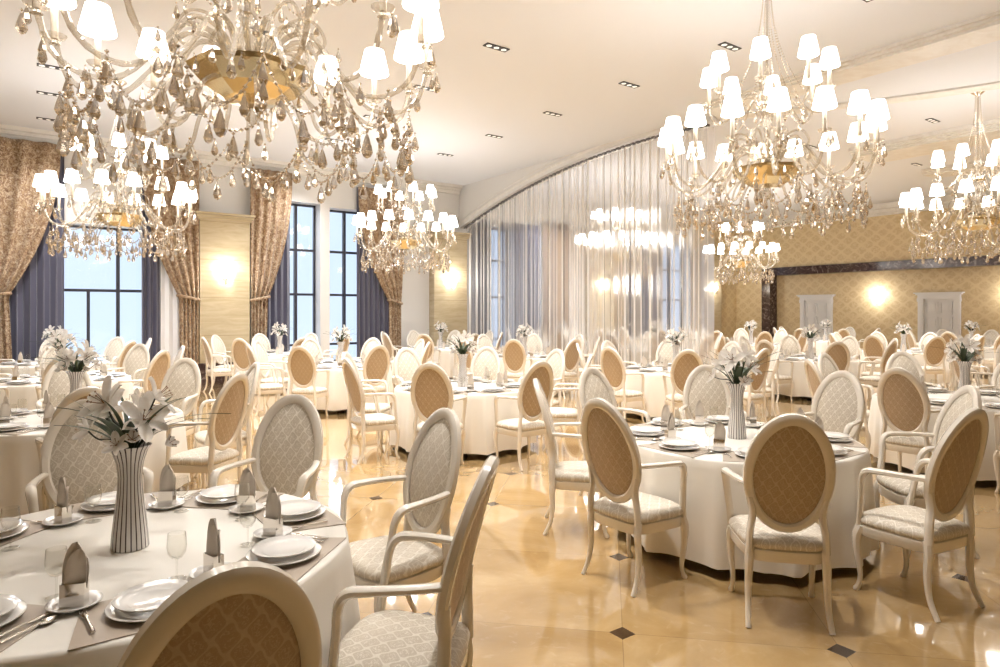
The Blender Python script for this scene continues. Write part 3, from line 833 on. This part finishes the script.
# ------------------------------------------------------------------ armchair
def oval(t_, rx=.206, rz=.292, zc=.815):
    """point on the tilted, slightly curled back plane"""
    x = rx*math.sin(t_); v = rz*math.cos(t_)
    k = 1 + .10*max(0, math.cos(t_))
    return back_pt(x, v*k, zc)
def back_pt(x, v, zc=.815):
    q = (v+.3)/.6
    return Vector((x, -.235 - .20*v - .035*q*q + .35*x*x, zc + v))
def make_chair():
    t = thing('armchair', 'x', 'chair')
    N = 60
    ring = [oval(2*PI*i/N) for i in range(N)]
    m = MB()
    rows = []
    for i in range(N):                                  # rounded rectangular rail section
        c = ring[i]; ang = 2*PI*i/N
        tan = (ring[(i+1) % N]-ring[i-1]).normalized(); nrm = Vector((0, 1, .2)).normalized()
        out = tan.cross(nrm).normalized()
        if out.dot(c-Vector((0, -.24, .815))) < 0: out = -out
        wv = .026 + .006*max(0, math.cos(ang))
        r = []
        for k in range(8):
            a = 2*PI*(k+.5)/8
            ex = math.copysign(abs(math.cos(a))**.65, math.cos(a)); ey = math.copysign(abs(math.sin(a))**.65, math.sin(a))
            r.append(c + out*ex*wv + nrm*ey*.023)
        rows.append(r)
    rows.append(rows[0]); m.grid(rows, closed=True)
    for s in (-1, 1):
        m.tube(bez([(s*.196, -.205, .40), (s*.192, -.205, .50), (s*.178, -.205, .60), (s*.193, -.205, .69)], 4), [.021]*13, 8, sq=(1.15, .95))
    obj('back_frame', m, M['ivory'], t)
    def pad(front):
        m = MB(); rings = []
        for q in (1.0, .93, .75, .5, .25):
            r = []
            for i in range(N):
                ang = 2*PI*i/N; k = 1+.10*max(0, math.cos(ang))
                p = back_pt(.186*q*math.sin(ang), .272*q*math.cos(ang)*k)
                h = (.040 if front else .012)*(1-q**3)
                p.y += (h+.004) if front else -(h+.004)
                r.append(p)
            rings.append(r)
        m.grid(rings if front else rings, closed=True)
        c = back_pt(0, 0); c.y += .046 if front else -.018
        b = len(m.v); m.v.append(tuple(c)); base = 4*N
        for i in range(N): m.f.append((base+i, base+(i+1) % N, b)); m.m.append(0)
        return m
    obj('back_cushion', pad(True), M['damask_front'], t, ang=None)
    obj('back_panel', pad(False), M['damask_back'], t, ang=None)['label'] = 'tan damask outer back'
    # seat outline (rounded trapezoid with bowed front)
    def outline(g=0.0, n=40):
        pts = []
        for i in range(n):
            a = 2*PI*i/n; ca, sa = math.cos(a), math.sin(a)
            x = math.copysign(abs(ca)**.42, ca); y = math.copysign(abs(sa)**.42, sa)
            hw = .255 if y > 0 else .255 - .045*(-y)
            hw = .232 + .028*y
            yy = (.205+.03*(1-x*x) if y > 0 else .225)*y
            pts.append(((hw+g)*x, yy*(1+g/.22) , 0))
        return pts
    m = MB(); rows = []
    for z, g in ((.345, -.004), (.352, .0), (.405, .003), (.412, -.006)): rows.append([(x, y, z - .012*max(0, y/.2)*(1-(x/.25)**2)*(z < .36)) for x, y, _ in outline(g)])
    m.grid(rows, closed=True); n_ = len(rows[0]); m.f.append(tuple(range(n_-1, -1, -1))); m.m.append(0); m.f.append(tuple(range(3*n_, 4*n_))); m.m.append(0)
    obj('seat_frame', m, M['ivory'], t)
    m = MB(); rows = []
    for z, g, q in ((.410, -.012, 1), (.418, .004, 1), (.438, .009, 1), (.456, .002, 1), (.470, -.02, 1), (.478, -.05, 1), (.486, -.10, 1), (.491, -.16, 1)):
        rows.append([(x, y, z) for x, y, _ in outline(g)])
    m.grid(rows, closed=True); m.f.append(tuple(range(7*n_, 8*n_))); m.m.append(0)
    obj('seat', m, M['damask_seat'], t, ang=None)
    for s in (-1, 1):
        m = MB(); P_ = bez([(s*.222, .175, .405), (s*.232, .20, .33), (s*.230, .198, .22), (s*.222, .185, .10), (s*.224, .197, .03), (s*.228, .215, .0)], 4)
        m.tube(P_, [.030, .031, .031, .030, .028, .026, .024, .022, .020, .019, .018, .0165, .015, .0145, .014, .014, .015, .017, .018, .018, .014], 8)
        obj('leg', m, M['ivory'], t)
        m = MB(); P_ = bez([(s*.192, -.195, .42), (s*.196, -.205, .34), (s*.200, -.200, .22), (s*.203, -.215, .10), (s*.210, -.262, .0)], 4)
        m.tube(P_, [.024]*5+[.023, .022, .021, .020, .019, .018, .017, .016, .016, .015, .015, .015], 8)
        obj('leg', m, M['ivory'], t)
        P_ = bez([(s*.203, -.215, .765), (s*.245, -.10, .765), (s*.272, .03, .762), (s*.275, .105, .752), (s*.268, .142, .70), (s*.255, .155, .60), (s*.240, .172, .50), (s*.232, .185, .40)], 4)
        m = MB().tube(P_, [.019 + .004*math.exp(-((i-12)/4)**2) for i in range(len(P_))], 8, sq=(1.15, .85))
        obj('armrest', m, M['ivory'], t)
    return t
CHAIR = make_chair()
# merged single-mesh version for chairs too far away to show their parts
fm = MB(); mats = [M['ivory'], M['damask_front'], M['damask_back'], M['damask_seat']]
for ch in KIDS[CHAIR.name]:
    me = ch.data; fm.mat(mats.index(me.materials[0])); fm.add([tuple(v.co) for v in me.vertices], [tuple(p.vertices) for p in me.polygons])
far_me = fm.mesh('armchair', mats, True, 40)
far_root = tag(link(bpy.data.objects.new('armchair', far_me)), 'x', 'chair')
PCH, PCHF = Proto(CHAIR), Proto(far_root)

# ------------------------------------------------------------------ tables and cloths
TR, TZ = .87, .742
def poly_r(th, N=12):
    q = (th % (2*PI/N)) - PI/N
    return .45*math.cos(PI/N)/math.cos(q) + .55
def cloth_mesh(seed):
    rn = random.Random(seed); f1, f2 = rn.uniform(0, 6), rn.uniform(0, 6); NS = 144
    rows = []
    for r in (.0001, .3, .6, .8, TR-.02): rows.append([(r*math.cos(2*PI*i/NS)*poly_r(2*PI*i/NS), r*math.sin(2*PI*i/NS)*poly_r(2*PI*i/NS), TZ) for i in range(NS)])
    for d, z in ((TR-.006, TZ-.002), (TR, TZ-.012)): rows.append([(d*math.cos(2*PI*i/NS)*poly_r(2*PI*i/NS), d*math.sin(2*PI*i/NS)*poly_r(2*PI*i/NS), z) for i in range(NS)])
    for j in range(1, 13):
        q = j/12; z = TZ-.012 - (TZ-.012-.075)*q; r = []
        for i in range(NS):
            a = 2*PI*i/NS
            fold = (.5+.5*math.cos(12*a))**5*.055 + .012*math.sin(7*a+f1) + .016*max(0, math.sin(31*a+f2))*(.5+.5*math.sin(5*a+f1))
            rr = TR*(poly_r(a)*(1-q*.6)+q*.6) + .012*q + fold*q**.8
            r.append((rr*math.cos(a), rr*math.sin(a), z + .006*math.sin(12*a+f2)*q))
        rows.append(r)
    return MB().grid(rows, closed=True).mesh('tablecloth', M['cloth'], True, 60)
CLOTHS = [cloth_mesh(i) for i in range(3)]
tt = thing('banquet_table', 'x', 'table')
obj('tabletop', MB().lathe([(.84, .715), (.85, .72), (.85, .735), (.84, .739)], 48), M['stand'], tt)
obj('pedestal', MB().lathe([(.28, .0), (.28, .03), (.06, .08), (.05, .6), (.12, .70), (.30, .716)], 24), M['stand'], tt)
PT = Proto(tt)

# ------------------------------------------------------------------ tableware
def plate(r, z=0.0):
    return MB().lathe([(r*.55, 0), (r*.60, .003), (r*.98, .016), (r, .019), (r*.985, .021), (r*.66, .0085), (r*.60, .006), (.0001, .006)], 36, (0, 0, z))
P_dinner = Proto(tag(obj('dinner_plate', plate(.140), M['china'], ang=None), 'x', 'plate'))
P_salad = Proto(tag(obj('side_plate', plate(.120), M['china'], ang=None), 'x', 'plate'))
P_saucer = Proto(tag(obj('saucer', plate(.080), M['china'], ang=None), 'x', 'saucer'))
mm = MB().add([(-.24, -.155, 0), (.24, -.155, 0), (.19, .15, 0), (-.19, .15, 0), (-.24, -.155, .003), (.24, -.155, .003), (.19, .15, .003), (-.19, .15, .003)],
              [(3,2,1,0), (4,5,6,7), (0,1,5,4), (1,2,6,5), (2,3,7,6), (3,0,4,7)])
P_mat = Proto(tag(obj('placemat', mm, M['mat'], smooth=False), 'x', 'placemat'))
# tulip glass
gt = thing('wine_glass', 'x', 'glass')
obj('bowl', MB().lathe([(.004, .072), (.018, .078), (.030, .095), (.034, .120), (.030, .165), (.029, .166), (.0325, .120), (.028, .098), (.016, .082), (.0001, .078)], 20), M['glass'], gt)
obj('stem', MB().lathe([(.006, .004), (.0035, .012), (.0035, .060), (.006, .074)], 10), M['glass'], gt)
obj('foot', MB().lathe([(.032, 0), (.033, .002), (.010, .005), (.004, .010)], 20), M['glass'], gt)
P_glass = Proto(gt)
gm = MB().lathe([(.032, 0), (.033, .002), (.004, .010), (.0035, .060), (.018, .078), (.030, .095), (.034, .120), (.030, .165)], 14)
P_glass_far = Proto(tag(obj('wine_glass', gm, M['glass'], ang=None), 'x', 'glass'))
# napkin folded upright in a steel sleeve
P_hold = Proto(tag(obj('napkin_holder', MB().add(*(lambda o, i: (
    [(x*o, y*o*.55, z) for z in (0, .075) for x, y in ((-1,-1),(1,-1),(1,1),(-1,1))] + [(x*i, y*i*.5, z) for z in (.001, .075) for x, y in ((-1,-1),(1,-1),(1,1),(-1,1))],
    [(0,1,5,4),(1,2,6,5),(2,3,7,6),(3,0,4,7),(8,12,13,9),(9,13,14,10),(10,14,15,11),(11,15,12,8),(4,5,13,12),(5,6,14,13),(6,7,15,14),(7,4,12,15),(3,2,1,0)]))(.036, .033)),
    M['steel'], smooth=False), 'x', 'napkin holder'))
def napkin_mb():
    m = MB()
    # folded sheets rising to an off-centre rounded point
    for k, (y, top, sh) in enumerate(((-.008, .175, .006), (-.002, .195, -.006), (.006, .155, .014))):
        rows = []
        for j in range(12):
            q = j/11; z = .006 + top*q
            half = .030*(1 if q < .45 else math.sqrt(max(0, 1-((q-.45)/.56)**2))) + .0015
            c = sh*q + .010*q*q
            rows.append([(c + half*u, y + .006*math.sin(2.2*u+k) - .003*q, z) for u in (-1, -.5, 0, .5, 1)] + [(c + half*u, y + .0045 + .006*math.sin(2.2*u+k) - .003*q, z) for u in (1, .5, 0, -.5, -1)])
        m.grid(rows, closed=True)
    return m
P_nap = Proto(tag(obj('napkin', napkin_mb(), M['napkin'], ang=50), 'x', 'napkin'))
def cutlery(kind):
    m = MB(); L = .19
    m.tube([(0, y, .006+.003*math.sin(PI*(y/L))) for y in (0, .02, .05, .09, .115)], [.0065, .006, .004, .003, .003], 6, sq=(1.2, .5))
    if kind == 'fork':
        m.tube([(0, .112, .008), (0, .125, .007), (0, .14, .006)], [.003, .009, .011], 6, sq=(1.0, .25))
        for i in range(4): x = -.0085+i*.0057; m.tube([(x, .138, .006), (x, .16, .006), (x*.9, .185, .010)], [.0018, .0018, .001], 4)
    elif kind == 'knife':
        m.tube([(0, .112, .007), (.002, .13, .006), (.003, .17, .006), (0, .205, .006)], [.004, .008, .008, .001], 6, sq=(1.1, .2))
    else:
        rows = []
        for j in range(7):
            q = j/6; w_ = .020*math.sin(PI*(.08+.9*q))**.8; y = .115+.06*q
            rows.append([(w_*u, y, .007 - .006*(1-u*u)*math.sin(PI*q)) for u in (-1, -.5, 0, .5, 1)] + [(w_*u, y, .0055 - .006*(1-u*u)*math.sin(PI*q)) for u in (1, .5, 0, -.5, -1)])
        m.grid(rows, closed=True)
    return m
P_cut = {k: Proto(tag(obj(k, cutlery(k), M['steel']), 'x', k)) for k in ('fork', 'knife', 'spoon')}

# vase and lilies
VP = [(.066, 0), (.070, .004), (.066, .06), (.057, .14), (.047, .23), (.044, .29), (.050, .345), (.066, .395), (.079, .414), (.074, .414), (.045, .345), (.038, .29), (.038, .15), (.0001, .10)]
P_vase = Proto(tag(obj('vase', MB().lathe(VP, 44), M['vase']), 'x', 'vase'))
def lily_mb(open_=1.0, size=1.0):
    m = MB(); m.mat(0)
    for k in range(6):
        th = 2*PI*k/6; L = .098*size*(1 if k % 2 else .92); W = (.023 if k % 2 else .017)*size
        rows = []
        for j in range(8):
            q = j/7; rr = L*(math.sin(q*1.35*open_)*.86+.12*q); zz = L*(1-math.cos(q*1.2))*.55 - .035*size*q**3*open_ + .45*L*q*(1-.5*open_)
            ww = W*math.sin(PI*min(1, .10+.88*q))**.8 + .001
            r = []
            for u in (-1, -.5, 0, .5, 1):
                p = Vector((rr, ww*u, zz + .010*u*u*size))
                r.append(rot(p, th + (.0 if k % 2 else .06)))
            rows.append(r)
        m.grid(rows)
    m.mat(1)
    for k in range(5):
        a = 2*PI*k/5+.4; e = Vector((.020*math.cos(a), .020*math.sin(a), .055*size))
        m.tube([(0, 0, .01), e*.6, e], .0012, 4); m.bead(tuple(e), .004)
    return m
LM = [lily_mb(1.0, 1.0).mesh('lily', [M['petal'], M['stamen']], True, 50), lily_mb(.75, .85).mesh('lily', [M['petal'], M['stamen']], True, 50), lily_mb(.35, .62).mesh('lily_bud', [M['petal'], M['stamen']], True, 50)]
def blade(L, W, bend, mat_):
    rows = []
    for j in range(10):
        q = j/9; x = bend*q*q*L; z = L*q*math.sqrt(max(.1, 1-.55*bend*bend*q))
        w_ = W*math.sin(PI*(.12+.85*q))
        rows.append([(x + .004, -w_, z+.003), (x, 0, z-.002), (x+.004, w_, z+.003)])
    return MB().grid(rows)
def bouquet(seed, lod=0):
    rn = random.Random(seed); t = thing('lily_bouquet', 'x', 'flowers')
    # origin at the rim of the vase
    nl = 7 if lod == 0 else 6
    spots = [(-115, 1.2, .09, .17, 0), (-35, 1.15, .09, .11, 0), (40, 1.1, .09, .20, 0), (150, 1.1, .12, .15, 0), (-170, .85, .16, .05, 1), (100, 1.0, .10, .12, 0), (-75, .75, .13, .03, 1)][:nl]
    for i, (az, s_, r, z, kd) in enumerate(spots):
        az = math.radians(az + rn.uniform(-12, 12)); c = Vector((r*math.cos(az), r*math.sin(az), z+rn.uniform(-.01, .02)))
        st = bez([(0, 0, -.12), (c.x*.25, c.y*.25, z*.35), (c.x*.75, c.y*.75, z*.7), tuple(c)], 4)
        so_ = obj('stem', MB().tube(st, .0035, 5), M['stem'], t)
        fl = link(bpy.data.objects.new('lily', LM[kd]), t); fl.location = c
        tilt = math.radians(rn.uniform(50, 70)) * min(1.15, r/.10)
        fl.rotation_euler = (Matrix.Rotation(az, 3, 'Z') @ Matrix.Rotation(tilt, 3, 'Y') @ Matrix.Rotation(rn.uniform(0, 1), 3, 'Z')).to_euler()
        fl.scale = (s_, s_, s_)
    for i in range(4):
        az = rn.uniform(0, 2*PI); r = rn.uniform(.05, .16); c = (r*math.cos(az), r*math.sin(az), rn.uniform(.0, .07))
        fl = link(bpy.data.objects.new('lily_bud', LM[2]), t); fl.location = c
        fl.rotation_euler = (Matrix.Rotation(az, 3, 'Z') @ Matrix.Rotation(math.radians(rn.uniform(40, 95)), 3, 'Y')).to_euler()
    for i in range(18):
        az = rn.uniform(0, 2*PI) if i > 4 else (0.2, 2.9, 3.6, -.5, 5.2)[i]
        big = i % 2 == 0
        o = obj('leaf', blade(rn.uniform(.30, .38) if not big else rn.uniform(.22, .30), .008 if not big else .020, rn.uniform(.30, .8), None), M['leaf'], t)
        o.rotation_euler = (Matrix.Rotation(az, 3, 'Z') @ Matrix.Rotation(math.radians(rn.uniform(8, 32)), 3, 'Y')).to_euler()
        o.location = (.02*math.cos(az), .02*math.sin(az), -.01)
    return t
PB = [Proto(bouquet(1)), Proto(bouquet(5)), Proto(bouquet(9))]

# ------------------------------------------------------------------ lay out the hall
TABLES = {
 (0,0): 'the closest table', (1,0): 'the second closest table', (2,0): 'the table cut by the frame edge',
 (3,0): 'the table mostly outside the frame', (0,1): 'the table right behind the closest one',
 (1,1): 'the table in the middle of the hall', (2,1): 'the table just before the string curtain',
 (3,1): 'the table before the farther white door', (4,1): 'the table before the nearer white door',
 (5,1): 'the last table past the nearer door', (0,2): 'the third table by the wide window',
 (1,2): 'the table before the twin tall windows', (2,2): 'the table before the dark curtain strips',
 (0,3): 'the rear table by the wide window', (1,3): 'the table before the stone pilaster', (2,3): 'the table by the curtain-end pilaster',
 (3,2): 'the front table behind the strings', (3,3): 'the rear table behind the strings', (4,2): 'the table by the marble post',
 (5,2): 'the rear table near the farther door', (4,3): 'the table in the farthest corner'}
POSN = ['far door side', 'far side', 'far window side', 'window side', 'near window side', 'near side', 'near door side', 'door side']
OVR = {(0,0): (-1.50, 2.64), (1,0): (1.79, 4.92), (2,0): (5.04, 7.06)}
def centre(i, j):
    if (i, j) in OVR: return OVR[(i, j)]
    b_ = 4.041*j - (.5 if j == 3 else 0)
    return (-1.472 + 4.119*i*CA - b_*SA, 2.585 + 4.119*i*SA + b_*CA)
def visible(x, y, m=40):
    if y < .6: return False
    px = 500+651*x/y
    return -m < px < 1000+m
rn = random.Random(11)
bq = 0
for (i, j), tn in TABLES.items():
    cx, cy_ = centre(i, j); D = cy_
    PT.place((cx, cy_, 0), TH, 'round pedestal table hidden by cloth, ' + tn, 'round banquet tables')
    c = bpy.data.objects.new('tablecloth', CLOTHS[(i*2+j) % 3]); COL.objects.link(c); c.location = (cx, cy_, 0); c.rotation_euler = (0, 0, TH + i + j*.3)
    tag(c, 'floor-length cream tablecloth covering ' + tn, 'tablecloth', 'cream tablecloths')
    if visible(cx, cy_):
        P_vase.place((cx, cy_, TZ), rn.uniform(0, 6), 'dark and white striped waisted vase on ' + tn, 'striped vases')
        PB[bq % 3].place((cx, cy_, TZ+.405), rn.uniform(-.3, .3) + (0 if bq < 3 else bq*1.1), 'white lilies and dark leaves on ' + tn, 'lily bouquets'); bq += 1
    for k in range(8):
        ph = TH + k*PI/4
        d = Vector((math.cos(ph), math.sin(ph), 0)); pn = POSN[k]
        jit = math.radians(rn.uniform(-4, 4)); rr = (1.20 if (j == 3 and k == 2) else 1.25) + rn.uniform(-.03, .03)
        px_, py_ = cx + d.x*rr, cy_ + d.y*rr
        if (i, j) == (0, 0): px_ += .02 if k == 6 else -.07
        if (i, j) == (1, 0) and k in (3, 4): px_ += .09
        if (i, j) == (1, 0) and k == 6: px_ -= .06; jit = math.radians(-10)
        if visible(px_, py_, 60) and py_ > 1.0 and not ((i, j) == (0, 0) and k == 5):   # that seat is below the frame
            pr = PCH if py_ < 13 else PCHF
            pr.place((px_, py_, 0), ph+PI/2+jit, 'ivory oval-back armchair, %s of %s' % (pn, tn), 'oval-back armchairs')
        # place setting
        sp = (cx + d.x*.67, cy_ + d.y*.67)
        if not visible(sp[0], sp[1], 60) or sp[1] < 1.0: continue
        lab = ', %s of %s' % (pn, tn)
        side = Vector((-d.y, d.x, 0)); rz = ph + PI/2; z0 = TZ+.0015
        near = D < 9; mid = D < 14
        if mid: P_mat.place((sp[0]-d.x*.0, sp[1]-d.y*.0, z0), rz, 'beige satin placemat' + lab, 'placemats')
        zp = z0 + (.0035 if mid else 0)
        P_dinner.place((sp[0], sp[1], zp), rz, 'wide white dinner plate' + lab, 'dinner plates')
        P_salad.place((sp[0], sp[1], zp+.0215), rz, 'upper white side plate' + lab, 'side plates')
        # napkin stand between seats, glass beyond the plate
        a2 = ph + math.radians(22.5); q = Vector((math.cos(a2), math.sin(a2), 0))
        np_ = (cx+q.x*.55, cy_+q.y*.55)
        if mid:
            P_saucer.place((np_[0], np_[1], z0), 0, 'small napkin saucer' + lab, 'saucers')
            nr = rn.uniform(-.7, .7)
            P_hold.place((np_[0], np_[1], z0+.0065), nr, 'mirror-bright napkin sleeve' + lab, 'napkin holders')
        P_nap.place((np_[0], np_[1], z0+.008 if mid else z0), nr if mid else rn.uniform(-.8, .8), 'upright folded beige napkin' + lab, 'napkins')
        a3 = ph + math.radians(12); q = Vector((math.cos(a3), math.sin(a3), 0)); rg = .47
        (P_glass if near else P_glass_far).place((cx+q.x*rg, cy_+q.y*rg, z0), 0, 'clear stemmed glass' + lab, 'wine glasses')
        if near:
            for nm, off, dr, tw in (('fork', -.175, .02, .1), ('knife', .165, .02, -.08), ('spoon', .20, .02, -.14)):
                s_ = side*off
                P_cut[nm].place((sp[0]+s_.x+d.x*.09, sp[1]+s_.y+d.y*.09, z0+.0036), rz+tw, 'silver %s' % nm + lab, nm+'s')
